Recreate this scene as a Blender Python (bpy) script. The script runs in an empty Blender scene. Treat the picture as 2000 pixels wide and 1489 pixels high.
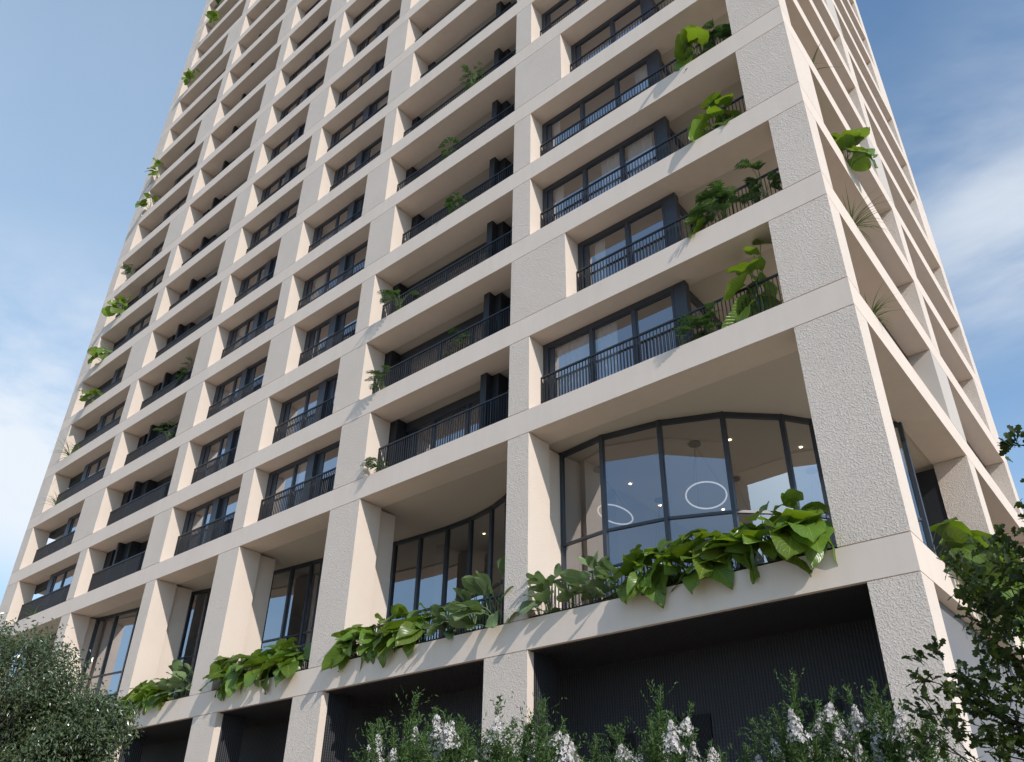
import bpy, math, random
from mathutils import Vector, Matrix, Euler
R = math.radians
sc = bpy.context.scene
col = sc.collection
rng = random.Random(7)

# ------------------------------------------------------------------ camera
CAM = Vector((3.1715, -14.5193, 0.2959))
YAW, PITCH = R(-38.953), R(29.746)
cd = bpy.data.cameras.new("camera"); cam = bpy.data.objects.new("camera", cd); col.objects.link(cam)
cd.sensor_fit = 'HORIZONTAL'; cd.sensor_width = 36.0
cd.lens = 1551.09 / 2000 * 36.0
cd.shift_x = -49.98 / 2000; cd.shift_y = 78.9 / 2000
cd.clip_start = 0.05; cd.clip_end = 3000
cam.location = CAM
cam.rotation_euler = Euler((math.pi / 2 + PITCH, 0, -YAW), 'XYZ')
sc.camera = cam

# ------------------------------------------------------------------ world, sun, exposure
SUN = Vector((1.0, -0.345, 0.65)).normalized()
w = bpy.data.worlds.new("World"); sc.world = w; w.use_nodes = True
nt = w.node_tree; N = nt.nodes; Lk = nt.links
for n in list(N): N.remove(n)
def wn(t, **k):
    n = N.new(t)
    for a, b in k.items(): setattr(n, a, b)
    return n
sky = wn('ShaderNodeTexSky', sky_type='NISHITA', sun_disc=False)
sky.sun_elevation = math.asin(SUN.z); sky.sun_rotation = math.atan2(SUN.x, SUN.y)
sky.altitude = 100; sky.air_density = 1.0; sky.dust_density = 0.6; sky.ozone_density = 2.0
tc = wn('ShaderNodeTexCoord'); sep = wn('ShaderNodeSeparateXYZ'); Lk.new(tc.outputs['Generated'], sep.inputs[0])
def wmath(op, a, b=None, clamp=False):
    n = wn('ShaderNodeMath', operation=op, use_clamp=clamp)
    for i, v in enumerate((a, b)):
        if v is None: continue
        if isinstance(v, (int, float)): n.inputs[i].default_value = v
        else: Lk.new(v, n.inputs[i])
    return n.outputs[0]
zz = wmath('MAXIMUM', wmath('ADD', sep.outputs[2], 0.12), 0.05)
comb = wn('ShaderNodeCombineXYZ')
Lk.new(wmath('DIVIDE', sep.outputs[0], zz), comb.inputs[0]); Lk.new(wmath('DIVIDE', sep.outputs[1], zz), comb.inputs[1])
def layer(loc, rot, scale, nscale, lo, hi, rough=0.55, dist=0.3):
    mp = wn('ShaderNodeMapping'); mp.inputs['Rotation'].default_value = (0, 0, R(rot)); mp.inputs['Scale'].default_value = (*scale, 1); mp.inputs['Location'].default_value = (*loc, 0)
    Lk.new(comb.outputs[0], mp.inputs[0])
    n1 = wn('ShaderNodeTexNoise'); n1.inputs['Scale'].default_value = nscale; n1.inputs['Detail'].default_value = 9; n1.inputs['Roughness'].default_value = rough; n1.inputs['Distortion'].default_value = dist
    Lk.new(mp.outputs[0], n1.inputs['Vector'])
    r_ = wn('ShaderNodeMapRange', interpolation_type='SMOOTHSTEP'); r_.inputs[1].default_value = lo; r_.inputs[2].default_value = hi
    Lk.new(n1.outputs['Fac'], r_.inputs[0]); return r_.outputs[0]
def bank(px, py, rad, ang, ax, ay):          # a soft-edged region of the cloud deck (projected sky coordinates)
    mp = wn('ShaderNodeMapping', vector_type='TEXTURE'); mp.inputs['Location'].default_value = (px, py, 0); mp.inputs['Rotation'].default_value = (0, 0, R(ang)); mp.inputs['Scale'].default_value = (ax, ay, 1)
    Lk.new(comb.outputs[0], mp.inputs[0]); vl = wn('ShaderNodeVectorMath', operation='LENGTH'); Lk.new(mp.outputs[0], vl.inputs[0])
    r_ = wn('ShaderNodeMapRange', interpolation_type='SMOOTHSTEP'); r_.inputs[1].default_value = 1.0; r_.inputs[2].default_value = rad; Lk.new(vl.outputs['Value'], r_.inputs[0]); return r_.outputs[0]
wisps = layer((3.6, 2.3), 28, (0.7, 1.5), 1.5, 0.30, 0.68)
puffs = layer((0.4, 5.2), 10, (1.0, 1.0), 1.25, 0.35, 0.56, 0.6, 0.1)
east = wmath('MULTIPLY', wmath('MULTIPLY', wisps, 0.82), bank(0.28, 1.2, 0.35, 25, 0.78, 0.58))
cl = wmath('MULTIPLY', wmath('MAXIMUM', east, wmath('MULTIPLY', puffs, bank(-1.75, 0.6, 0.3, 0, 0.85, 0.9))), 0.86, True)
cl = wmath('MAXIMUM', cl, wmath('MULTIPLY', wisps, 0.08))
el = wmath('MAXIMUM', sep.outputs[2], 0.0)
hazef = wmath('MULTIPLY', wmath('POWER', wmath('SUBTRACT', 1.0, el), 3.2), 0.95, True)
west = wn('ShaderNodeVectorMath', operation='DOT_PRODUCT'); Lk.new(tc.outputs['Generated'], west.inputs[0]); west.inputs[1].default_value = (-0.97, 0.1, 0.1)
veil = wmath('MULTIPLY', wmath('MAXIMUM', wmath('SUBTRACT', west.outputs['Value'], 0.15), 0.0), 0.74, True)
hv = wmath('MAXIMUM', hazef, veil)
mix0 = wn('ShaderNodeMixRGB'); mix0.inputs[2].default_value = (2.95, 3.85, 4.9, 1)
hue = wn('ShaderNodeMixRGB', blend_type='MULTIPLY'); hue.inputs[0].default_value = 1; hue.inputs[2].default_value = (0.86, 1.06, 1.10, 1); Lk.new(sky.outputs[0], hue.inputs[1])
Lk.new(hv, mix0.inputs[0]); Lk.new(hue.outputs[0], mix0.inputs[1])
mix = wn('ShaderNodeMixRGB'); mix.inputs[2].default_value = (4.7, 4.95, 5.2, 1)
Lk.new(cl, mix.inputs[0]); Lk.new(mix0.outputs[0], mix.inputs[1])
bg = wn('ShaderNodeBackground'); bg.inputs[1].default_value = 0.148
Lk.new(mix.outputs[0], bg.inputs[0])
wo = wn('ShaderNodeOutputWorld'); Lk.new(bg.outputs[0], wo.inputs[0])

sl = bpy.data.lights.new("sun", 'SUN'); sl.energy = 2.6; sl.angle = R(0.5); sl.color = (1.0, 0.95, 0.885)
so = bpy.data.objects.new("sun", sl); col.objects.link(so)
so.rotation_euler = (-SUN).to_track_quat('-Z', 'Y').to_euler(); so.location = (60, -30, 60)
sc.view_settings.view_transform = 'Standard'; sc.view_settings.look = 'None'
sc.view_settings.exposure = 0.37; sc.view_settings.gamma = 1.0
sc.render.engine = 'CYCLES'
sc.cycles.use_adaptive_sampling = True; sc.cycles.adaptive_threshold = 0.015
sc.cycles.use_denoising = True
sc.cycles.max_bounces = 10; sc.cycles.diffuse_bounces = 5; sc.cycles.glossy_bounces = 4; sc.cycles.transparent_max_bounces = 24
sc.cycles.sample_clamp_indirect = 6.0

# ------------------------------------------------------------------ materials
def mat(name, base, rough=0.7, metal=0.0, spec=0.5):
    m = bpy.data.materials.new(name); m.use_nodes = True
    b = m.node_tree.nodes['Principled BSDF']
    b.inputs['Base Color'].default_value = (*base, 1); b.inputs['Roughness'].default_value = rough
    b.inputs['Metallic'].default_value = metal; b.inputs['Specular IOR Level'].default_value = spec
    return m, m.node_tree, b
def node(t, kind, **k):
    n = t.nodes.new(kind)
    for a, b in k.items(): setattr(n, a, b)
    return n
def noise(t, scale, detail=4, rough=0.5, coord='Object', vec=None):
    n = node(t, 'ShaderNodeTexNoise'); n.inputs['Scale'].default_value = scale; n.inputs['Detail'].default_value = detail; n.inputs['Roughness'].default_value = rough
    if vec is None:
        c = node(t, 'ShaderNodeTexCoord'); vec = c.outputs[coord]
    t.links.new(vec, n.inputs['Vector'])
    return n
def tint(t, b, fac, base, lo, hi):
    mx = node(t, 'ShaderNodeMixRGB'); mx.inputs[1].default_value = (*[c * lo for c in base], 1); mx.inputs[2].default_value = (*[min(1, c * hi) for c in base], 1)
    t.links.new(fac, mx.inputs[0]); t.links.new(mx.outputs[0], b.inputs['Base Color'])
    return mx
def bump(t, b, h, strength, dist):
    bp = node(t, 'ShaderNodeBump'); bp.inputs['Strength'].default_value = strength; bp.inputs['Distance'].default_value = dist
    t.links.new(h, bp.inputs['Height']); t.links.new(bp.outputs[0], b.inputs['Normal'])
    return bp
M = {}
CON = (0.765, 0.634, 0.536)
# smooth cast bands
m, t, b = mat('concrete_smooth', CON, 0.85, spec=0.25)
na = noise(t, 0.55, 6, 0.6); nb = noise(t, 90, 3, 0.6)
st = node(t, 'ShaderNodeMapping'); st.inputs['Scale'].default_value = (2.2, 2.2, 0.22)
tcx = node(t, 'ShaderNodeTexCoord'); t.links.new(tcx.outputs['Object'], st.inputs[0])
ns = noise(t, 1.6, 6, 0.65, vec=st.outputs[0])
av = node(t, 'ShaderNodeMath', operation='MULTIPLY_ADD'); av.inputs[1].default_value = 0.5; t.links.new(ns.outputs['Fac'], av.inputs[0])
hf = node(t, 'ShaderNodeMath', operation='MULTIPLY'); hf.inputs[1].default_value = 0.5; t.links.new(na.outputs['Fac'], hf.inputs[0]); t.links.new(hf.outputs[0], av.inputs[2])
tint(t, b, av.outputs[0], CON, 0.86, 1.12); bump(t, b, nb.outputs['Fac'], 0.16, 0.02)
M['band'] = m
# rough hammered piers
m, t, b = mat('concrete_hammered', CON, 0.9, spec=0.2)
cco = node(t, 'ShaderNodeTexCoord')
v1 = noise(t, 27, 2, 0.5, vec=cco.outputs['Object']); v1.inputs['Distortion'].default_value = 0.6
lump = node(t, 'ShaderNodeMapRange', interpolation_type='SMOOTHSTEP'); lump.inputs[1].default_value = 0.46; lump.inputs[2].default_value = 0.66; t.links.new(v1.outputs['Fac'], lump.inputs[0])
v2 = noise(t, 60, 4, 0.6, vec=cco.outputs['Object'])
ad = node(t, 'ShaderNodeMath', operation='MULTIPLY_ADD'); ad.inputs[1].default_value = 0.35
t.links.new(v2.outputs['Fac'], ad.inputs[0]); t.links.new(lump.outputs[0], ad.inputs[2])
gn = node(t, 'ShaderNodeNewGeometry'); gs = node(t, 'ShaderNodeSeparateXYZ'); t.links.new(gn.outputs['True Normal'], gs.inputs[0])
ga = node(t, 'ShaderNodeMath', operation='ABSOLUTE'); t.links.new(gs.outputs[1], ga.inputs[0])
gm = node(t, 'ShaderNodeMath', operation='MULTIPLY_ADD', use_clamp=True); gm.inputs[1].default_value = 0.75; gm.inputs[2].default_value = 0.25; t.links.new(ga.outputs[0], gm.inputs[0])   # cast reveals are smoother than the hammered faces
gh = node(t, 'ShaderNodeMath', operation='MULTIPLY'); t.links.new(ad.outputs[0], gh.inputs[0]); t.links.new(gm.outputs[0], gh.inputs[1])
bump(t, b, gh.outputs[0], 0.85, 0.0115)
nl = noise(t, 0.7, 5, 0.6, vec=cco.outputs['Object']); tint(t, b, nl.outputs['Fac'], (0.735, 0.62, 0.53), 0.92, 1.06)
M['pier'] = m
# smooth pale plaster
m, t, b = mat('plaster_pale', (0.58, 0.51, 0.45), 0.8, spec=0.3); n = noise(t, 0.8, 5); tint(t, b, n.outputs['Fac'], (0.58, 0.51, 0.45), 0.93, 1.05); M['plaster'] = m
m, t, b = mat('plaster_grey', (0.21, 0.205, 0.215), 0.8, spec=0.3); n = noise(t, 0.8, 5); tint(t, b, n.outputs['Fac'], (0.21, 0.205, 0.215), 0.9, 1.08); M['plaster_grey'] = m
m, t, b = mat('soffit_paint', (0.62, 0.535, 0.44), 0.9, spec=0.2); n = noise(t, 0.5, 5); tint(t, b, n.outputs['Fac'], (0.62, 0.535, 0.44), 0.93, 1.06); M['soffit'] = m
m, t, b = mat('interior_paint', (0.36, 0.325, 0.285), 0.9, spec=0.2); n = noise(t, 0.6, 3); tint(t, b, n.outputs['Fac'], (0.36, 0.325, 0.285), 0.92, 1.06); M['interior'] = m
# dark metal
m, t, b = mat('slate_metal', (0.034, 0.039, 0.050), 0.38, 0.0, 0.6); n = noise(t, 3, 3); tint(t, b, n.outputs['Fac'], (0.034, 0.039, 0.050), 0.8, 1.25); M['frame'] = m
m, t, b = mat('railing_metal', (0.020, 0.021, 0.026), 0.42, 0.0, 0.5); n = noise(t, 9, 2); tint(t, b, n.outputs['Fac'], (0.02, 0.021, 0.026), 0.8, 1.3); M['rail'] = m
m, t, b = mat('privacy_panel', (0.018, 0.019, 0.023), 0.5, 0.0, 0.45); n = noise(t, 2, 3); tint(t, b, n.outputs['Fac'], (0.018, 0.019, 0.023), 0.8, 1.3); M['screen'] = m
# perforated mesh cladding
def meshmat(nm, base, k, depth, kz=0.62, rib=False):
    m, t, b = mat(nm, base, 0.55, 0.0, 0.35)
    c = node(t, 'ShaderNodeTexCoord'); mpn = node(t, 'ShaderNodeMapping'); mpn.inputs['Scale'].default_value = (k, k, k * kz); t.links.new(c.outputs['Object'], mpn.inputs[0])
    s = node(t, 'ShaderNodeSeparateXYZ'); t.links.new(mpn.outputs[0], s.inputs[0])
    a1 = node(t, 'ShaderNodeMath', operation='ADD'); t.links.new(s.outputs[0], a1.inputs[0]); t.links.new(s.outputs[1], a1.inputs[1])
    sx = node(t, 'ShaderNodeMath', operation='SINE'); t.links.new(a1.outputs[0], sx.inputs[0])
    sz = node(t, 'ShaderNodeMath', operation='SINE'); t.links.new(s.outputs[2], sz.inputs[0])
    mu = node(t, 'ShaderNodeMath', operation='MULTIPLY'); t.links.new(sx.outputs[0], mu.inputs[0]); t.links.new(sz.outputs[0], mu.inputs[1])
    if rib:
        mu = node(t, 'ShaderNodeMath', operation='MULTIPLY_ADD'); mu.inputs[1].default_value = 0.22; t.links.new(sz.outputs[0], mu.inputs[0]); t.links.new(sx.outputs[0], mu.inputs[2])
    rp = node(t, 'ShaderNodeMapRange'); rp.inputs[1].default_value = -0.3; rp.inputs[2].default_value = 0.35; t.links.new(mu.outputs[0], rp.inputs[0])
    tint(t, b, rp.outputs[0], base, 0.62, 1.25); bump(t, b, mu.outputs[0], 0.35, depth)
    return m
M['mesh'] = meshmat('perforated_mesh', (0.032, 0.032, 0.036), 84, 0.03, 1.0, True)
M['grille'] = meshmat('vent_mesh', (0.004, 0.004, 0.005), 60, 0.03)
# glass
def glassmat(nm, tintc, f0, f1):
    m = bpy.data.materials.new(nm); m.use_nodes = True; t = m.node_tree
    for n in list(t.nodes): t.nodes.remove(n)
    out = node(t, 'ShaderNodeOutputMaterial'); mx = node(t, 'ShaderNodeMixShader')
    tr = node(t, 'ShaderNodeBsdfTransparent'); tr.inputs[0].default_value = (*tintc, 1)
    gl = node(t, 'ShaderNodeBsdfGlossy'); gl.inputs['Roughness'].default_value = 0.012; gl.inputs[0].default_value = (0.87, 0.89, 0.94, 1)
    lw = node(t, 'ShaderNodeLayerWeight'); lw.inputs[0].default_value = 0.5
    mr = node(t, 'ShaderNodeMapRange'); mr.inputs[3].default_value = f0; mr.inputs[4].default_value = f1
    t.links.new(lw.outputs['Facing'], mr.inputs[0])
    nz = noise(t, 0.55, 2, 0.4); bp = node(t, 'ShaderNodeBump'); bp.inputs['Strength'].default_value = 0.03; bp.inputs['Distance'].default_value = 0.05
    t.links.new(nz.outputs['Fac'], bp.inputs['Height']); t.links.new(bp.outputs[0], gl.inputs['Normal'])
    t.links.new(mr.outputs[0], mx.inputs[0]); t.links.new(tr.outputs[0], mx.inputs[1]); t.links.new(gl.outputs[0], mx.inputs[2]); t.links.new(mx.outputs[0], out.inputs[0])
    return m
M['glass'] = glassmat('window_glass', (0.70, 0.72, 0.74), 0.15, 0.90)
m, t, b = mat('curtain_cloth', (0.80, 0.77, 0.73), 0.9, spec=0.1); n = noise(t, 40, 2); tint(t, b, n.outputs['Fac'], (0.80, 0.77, 0.73), 0.9, 1.08); M['curtain'] = m
m, t, b = mat('lamp_ring', (0.75, 0.75, 0.76), 0.4); n = noise(t, 5, 2); tint(t, b, n.outputs['Fac'], (0.75, 0.75, 0.76), 0.95, 1.05); b.inputs['Emission Color'].default_value = (1, 0.97, 0.93, 1); b.inputs['Emission Strength'].default_value = 0.45; M['ring'] = m
m, t, b = mat('downlight_glow', (0.9, 0.8, 0.6), 0.5); b.inputs['Emission Color'].default_value = (1.0, 0.80, 0.52, 1); b.inputs['Emission Strength'].default_value = 7.0; n = noise(t, 5, 2); tint(t, b, n.outputs['Fac'], (0.9, 0.8, 0.6), 0.95, 1.05); M['glow'] = m
# ground
m, t, b = mat('paving', (0.42, 0.34, 0.25), 0.9, spec=0.2)
br = node(t, 'ShaderNodeTexBrick'); br.inputs['Scale'].default_value = 1.6; br.inputs['Mortar Size'].default_value = 0.012
br.inputs['Color1'].default_value = (0.46, 0.37, 0.27, 1); br.inputs['Color2'].default_value = (0.40, 0.32, 0.235, 1); br.inputs['Mortar'].default_value = (0.2, 0.18, 0.16, 1)
c = node(t, 'ShaderNodeTexCoord'); t.links.new(c.outputs['Object'], br.inputs['Vector']); t.links.new(br.outputs['Color'], b.inputs['Base Color']); M['paving'] = m
m, t, b = mat('asphalt', (0.055, 0.055, 0.057), 0.9, spec=0.3); n = noise(t, 60, 4); tint(t, b, n.outputs['Fac'], (0.055, 0.055, 0.057), 0.7, 1.4); bump(t, b, n.outputs['Fac'], 0.3, 0.01); M['asphalt'] = m
m, t, b = mat('kerb_stone', (0.38, 0.37, 0.35), 0.85); n = noise(t, 20, 4); tint(t, b, n.outputs['Fac'], (0.38, 0.37, 0.35), 0.8, 1.1); M['kerb'] = m
m, t, b = mat('road_paint', (0.75, 0.74, 0.7), 0.7); n = noise(t, 25, 4); tint(t, b, n.outputs['Fac'], (0.75, 0.74, 0.7), 0.8, 1.05); M['paint'] = m
m, t, b = mat('earth', (0.32, 0.28, 0.22), 0.95, spec=0.1); n = noise(t, 0.05, 6); tint(t, b, n.outputs['Fac'], (0.32, 0.28, 0.22), 0.7, 1.2); M['earth'] = m
m, t, b = mat('soil', (0.05, 0.036, 0.026), 0.95, spec=0.1); n = noise(t, 30, 5); tint(t, b, n.outputs['Fac'], (0.05, 0.036, 0.026), 0.6, 1.5); bump(t, b, n.outputs['Fac'], 0.8, 0.04); M['soil'] = m
# leaves
def leafmat(nm, base, trans, rough=0.45, tf=0.35, veins=True, spec=0.5, var=0.3, yellow=0.0):
    m, t, b = mat(nm, base, rough, 0, spec)
    g = node(t, 'ShaderNodeNewGeometry')
    vr = node(t, 'ShaderNodeMapRange'); vr.inputs[3].default_value = 1 - var; vr.inputs[4].default_value = 1 + var; t.links.new(g.outputs['Random Per Island'], vr.inputs[0])
    n = noise(t, 6, 3)
    mx = tint(t, b, n.outputs['Fac'], base, 0.82, 1.18)
    mul = node(t, 'ShaderNodeMixRGB', blend_type='MULTIPLY'); mul.inputs[0].default_value = 1; t.links.new(mx.outputs[0], mul.inputs[1])
    t.links.new(vr.outputs[0], mul.inputs[2])
    colr = mul.outputs[0]
    if yellow:                                  # a few older, yellower leaves
        ym = node(t, 'ShaderNodeMixRGB'); ym.inputs[2].default_value = (0.24, 0.21, 0.03, 1); yr = node(t, 'ShaderNodeMapRange'); yr.inputs[1].default_value = 0.72; yr.inputs[2].default_value = 1.0; yr.inputs[4].default_value = yellow
        wn_ = node(t, 'ShaderNodeTexWhiteNoise', noise_dimensions='1D'); t.links.new(g.outputs['Random Per Island'], wn_.inputs['W']); t.links.new(wn_.outputs['Value'], yr.inputs[0])
        t.links.new(yr.outputs[0], ym.inputs[0]); t.links.new(colr, ym.inputs[1]); colr = ym.outputs[0]
    if veins:
        uv = node(t, 'ShaderNodeUVMap'); s = node(t, 'ShaderNodeSeparateXYZ'); t.links.new(uv.outputs[0], s.inputs[0])
        # u along the leaf 0..1, v across 0..1 (midrib at .5)
        cv = node(t, 'ShaderNodeMath', operation='SUBTRACT'); cv.inputs[1].default_value = 0.5; t.links.new(s.outputs[1], cv.inputs[0])
        av = node(t, 'ShaderNodeMath', operation='ABSOLUTE'); t.links.new(cv.outputs[0], av.inputs[0])
        k = node(t, 'ShaderNodeMath', operation='MULTIPLY'); k.inputs[1].default_value = 0.75; t.links.new(av.outputs[0], k.inputs[0])
        df = node(t, 'ShaderNodeMath', operation='SUBTRACT'); t.links.new(s.outputs[0], df.inputs[0]); t.links.new(k.outputs[0], df.inputs[1])
        fr = node(t, 'ShaderNodeMath', operation='PINGPONG'); fr.inputs[1].default_value = 0.055; t.links.new(df.outputs[0], fr.inputs[0])
        v = node(t, 'ShaderNodeMapRange'); v.inputs[1].default_value = 0.0; v.inputs[2].default_value = 0.014; v.inputs[3].default_value = 1; v.inputs[4].default_value = 0; t.links.new(fr.outputs[0], v.inputs[0])
        mrb = node(t, 'ShaderNodeMapRange'); mrb.inputs[1].default_value = 0.012; mrb.inputs[2].default_value = 0.03; mrb.inputs[3].default_value = 1; mrb.inputs[4].default_value = 0; t.links.new(av.outputs[0], mrb.inputs[0])
        mxx = node(t, 'ShaderNodeMath', operation='MAXIMUM'); t.links.new(v.outputs[0], mxx.inputs[0]); t.links.new(mrb.outputs[0], mxx.inputs[1])
        sc_ = node(t, 'ShaderNodeMath', operation='MULTIPLY'); sc_.inputs[1].default_value = 0.75; t.links.new(mxx.outputs[0], sc_.inputs[0])
        vm = node(t, 'ShaderNodeMixRGB'); vm.inputs[2].default_value = (base[0] * 2.6, base[1] * 1.9, base[2] * 2.2, 1)
        t.links.new(sc_.outputs[0], vm.inputs[0]); t.links.new(colr, vm.inputs[1]); colr = vm.outputs[0]
        bump(t, b, mxx.outputs[0], 0.5, -0.012)
    t.links.new(colr, b.inputs['Base Color'])
    tl = node(t, 'ShaderNodeBsdfTranslucent')
    tm = node(t, 'ShaderNodeMixRGB', blend_type='MULTIPLY'); tm.inputs[0].default_value = 1; tm.inputs[1].default_value = (*trans, 1)
    t.links.new(vr.outputs[0], tm.inputs[2]); t.links.new(tm.outputs[0], tl.inputs[0])
    ms = node(t, 'ShaderNodeMixShader'); ms.inputs[0].default_value = tf
    out = [x for x in t.nodes if x.type == 'OUTPUT_MATERIAL'][0]
    t.links.new(b.outputs[0], ms.inputs[1]); t.links.new(tl.outputs[0], ms.inputs[2]); t.links.new(ms.outputs[0], out.inputs[0])
    return m
M['philo'] = leafmat('philodendron_leaf', (0.10, 0.175, 0.028), (0.24, 0.35, 0.014), 0.32, 0.32, var=0.40, yellow=0.5)
M['oval'] = leafmat('oval_leaf', (0.155, 0.225, 0.10), (0.2, 0.3, 0.08), 0.42, 0.28)
M['fern'] = leafmat('lobed_leaf', (0.055, 0.12, 0.035), (0.10, 0.2, 0.03), 0.45, 0.25, False)
M['grassy'] = leafmat('blade_leaf', (0.10, 0.15, 0.04), (0.18, 0.24, 0.05), 0.45, 0.25, False)
M['olive'] = leafmat('small_glossy_leaf', (0.082, 0.112, 0.048), (0.12, 0.17, 0.04), 0.24, 0.2, False, 0.9, 0.4)
M['oak'] = leafmat('lobed_tree_leaf', (0.046, 0.066, 0.015), (0.09, 0.14, 0.015), 0.5, 0.3, False, 0.3, 0.45)
M['shrub'] = leafmat('shrub_leaf', (0.062, 0.112, 0.026), (0.11, 0.20, 0.03), 0.5, 0.25, False, 0.4, 0.4)
M['petal'] = leafmat('white_petal', (0.76, 0.70, 0.67), (0.5, 0.46, 0.44), 0.7, 0.25, False, 0.2, 0.12)
m, t, b = mat('green_stem', (0.12, 0.17, 0.06), 0.5); n = noise(t, 12, 2); tint(t, b, n.outputs['Fac'], (0.12, 0.17, 0.06), 0.7, 1.3); M['stem'] = m
m, t, b = mat('grey_bark', (0.20, 0.17, 0.14), 0.9, spec=0.15); n = noise(t, 25, 5); tint(t, b, n.outputs['Fac'], (0.20, 0.17, 0.14), 0.6, 1.3); bump(t, b, n.outputs['Fac'], 0.5, 0.01); M['bark'] = m
m, t, b = mat('dark_bark', (0.03, 0.024, 0.02), 0.9, spec=0.15); n = noise(t, 25, 5); tint(t, b, n.outputs['Fac'], (0.03, 0.024, 0.02), 0.6, 1.3); bump(t, b, n.outputs['Fac'], 0.5, 0.01); M['darkbark'] = m

# ------------------------------------------------------------------ mesh builder
class MB:
    def __init__(s): s.v = []; s.f = []; s.uv = []; s.smooth = False
    def face(s, idx, uv=None):
        s.f.append(idx); s.uv.append(uv)
    def box(s, x0, x1, y0, y1, z0, z1):
        i = len(s.v)
        s.v += [(x0, y0, z0), (x1, y0, z0), (x1, y1, z0), (x0, y1, z0), (x0, y0, z1), (x1, y0, z1), (x1, y1, z1), (x0, y1, z1)]
        for q in ((0, 3, 2, 1), (4, 5, 6, 7), (0, 1, 5, 4), (1, 2, 6, 5), (2, 3, 7, 6), (3, 0, 4, 7)): s.face([i + a for a in q])
    def bar(s, a, b, w, z0, z1):           # upright box along a plan segment, centred thickness w
        a = Vector((a[0], a[1])); b = Vector((b[0], b[1])); d = (b - a).normalized(); n = Vector((-d.y, d.x)) * (w / 2)
        i = len(s.v); ps = [a + n, b + n, b - n, a - n]
        s.v += [(p.x, p.y, z0) for p in ps] + [(p.x, p.y, z1) for p in ps]
        for q in ((0, 1, 2, 3), (4, 7, 6, 5), (0, 4, 5, 1), (1, 5, 6, 2), (2, 6, 7, 3), (3, 7, 4, 0)): s.face([i + k for k in q])
    def quad(s, a, b, c, d): i = len(s.v); s.v += [tuple(a), tuple(b), tuple(c), tuple(d)]; s.face([i, i + 1, i + 2, i + 3])
    def tube(s, pts, rads, n=6, cap=True):
        pts = [Vector(p) for p in pts]; i0 = len(s.v)
        for k, p in enumerate(pts):
            d = (pts[min(k + 1, len(pts) - 1)] - pts[max(k - 1, 0)]).normalized()
            a = d.orthogonal().normalized() if abs(d.z) > 0.95 else d.cross(Vector((0, 0, 1))).normalized()
            c = d.cross(a)
            for j in range(n):
                th = 2 * math.pi * j / n; s.v.append(tuple(p + (a * math.cos(th) + c * math.sin(th)) * rads[k]))
        for k in range(len(pts) - 1):
            for j in range(n):
                s.face([i0 + k * n + j, i0 + k * n + (j + 1) % n, i0 + (k + 1) * n + (j + 1) % n, i0 + (k + 1) * n + j])
        if cap:
            s.face([i0 + j for j in range(n)][::-1]); s.face([i0 + (len(pts) - 1) * n + j for j in range(n)])
    def build(s, name, material, parent=None, smooth=None, origin=None):
        me = bpy.data.meshes.new(name)
        off = Vector((0, 0, 0))
        if parent is not None and origin is None:
            p = parent
            while p is not None: off += Vector(p.location); p = p.parent
        elif origin is not None: off = Vector(origin)
        me.from_pydata([(x - off.x, y - off.y, z - off.z) for x, y, z in s.v], [], s.f)
        if any(u is not None for u in s.uv):
            ul = me.uv_layers.new(name='UVMap'); k = 0; dat = []
            for f, u in zip(s.f, s.uv):
                for j in range(len(f)): dat += list(u[j]) if u else [0.0, 0.5]
            ul.data.foreach_set('uv', dat)
        if smooth if smooth is not None else s.smooth: me.polygons.foreach_set('use_smooth', [True] * len(me.polygons))
        me.materials.append(material); me.update()
        o = bpy.data.objects.new(name, me); col.objects.link(o)
        if parent is not None: o.parent = parent
        elif origin is not None: o.location = off
        return o
def empty(name, loc, label=None, cat=None, group=None, rz=0.0):
    o = bpy.data.objects.new(name, None); o.empty_display_size = 0.3; col.objects.link(o); o.location = loc; o.rotation_euler = (0, 0, rz)
    tag(o, label, cat, group); return o
def tag(o, label=None, cat=None, group=None, kind=None):
    if label: o['label'] = label
    if cat: o['category'] = cat
    if group: o['group'] = group
    if kind: o['kind'] = kind
    return o
def copy_tree(o, parent=None):
    c = o.copy(); col.objects.link(c); c.parent = parent
    for ch in list(o.children): copy_tree(ch, c)
    return c

# ------------------------------------------------------------------ ground
GZ = -1.35
g = MB(); g.quad((-1500, -1500, GZ - 0.15), (1500, -1500, GZ - 0.15), (1500, 1500, GZ - 0.15), (-1500, 1500, GZ - 0.15)); tag(g.build('ground', M['earth']), kind='structure')
g = MB(); g.box(-75, 30, -26.0, 45, GZ - 0.2, GZ); tag(g.build('pavement', M['paving']), kind='structure')
g = MB(); g.box(-75, 30, -26.3, -26.003, GZ - 0.2, GZ + 0.003); tag(g.build('kerb', M['kerb']), kind='structure')
g = MB(); g.quad((-400, -36, GZ - 0.14), (400, -36, GZ - 0.14), (400, -26.3, GZ - 0.14), (-400, -26.3, GZ - 0.14)); tag(g.build('road', M['asphalt']), kind='structure')
g = MB()
for k in range(-20, 21): g.quad((k * 6, -31.2, GZ - 0.136), (k * 6 + 3, -31.2, GZ - 0.136), (k * 6 + 3, -31.08, GZ - 0.136), (k * 6, -31.08, GZ - 0.136))
tag(g.build('road_marking', M['paint']), kind='structure')
g = MB(); g.box(-12, 3.6, -10.6, -5.4, GZ - 0.1, GZ + 0.08); tag(g.build('planting_bed', M['soil']), kind='structure')

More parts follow.
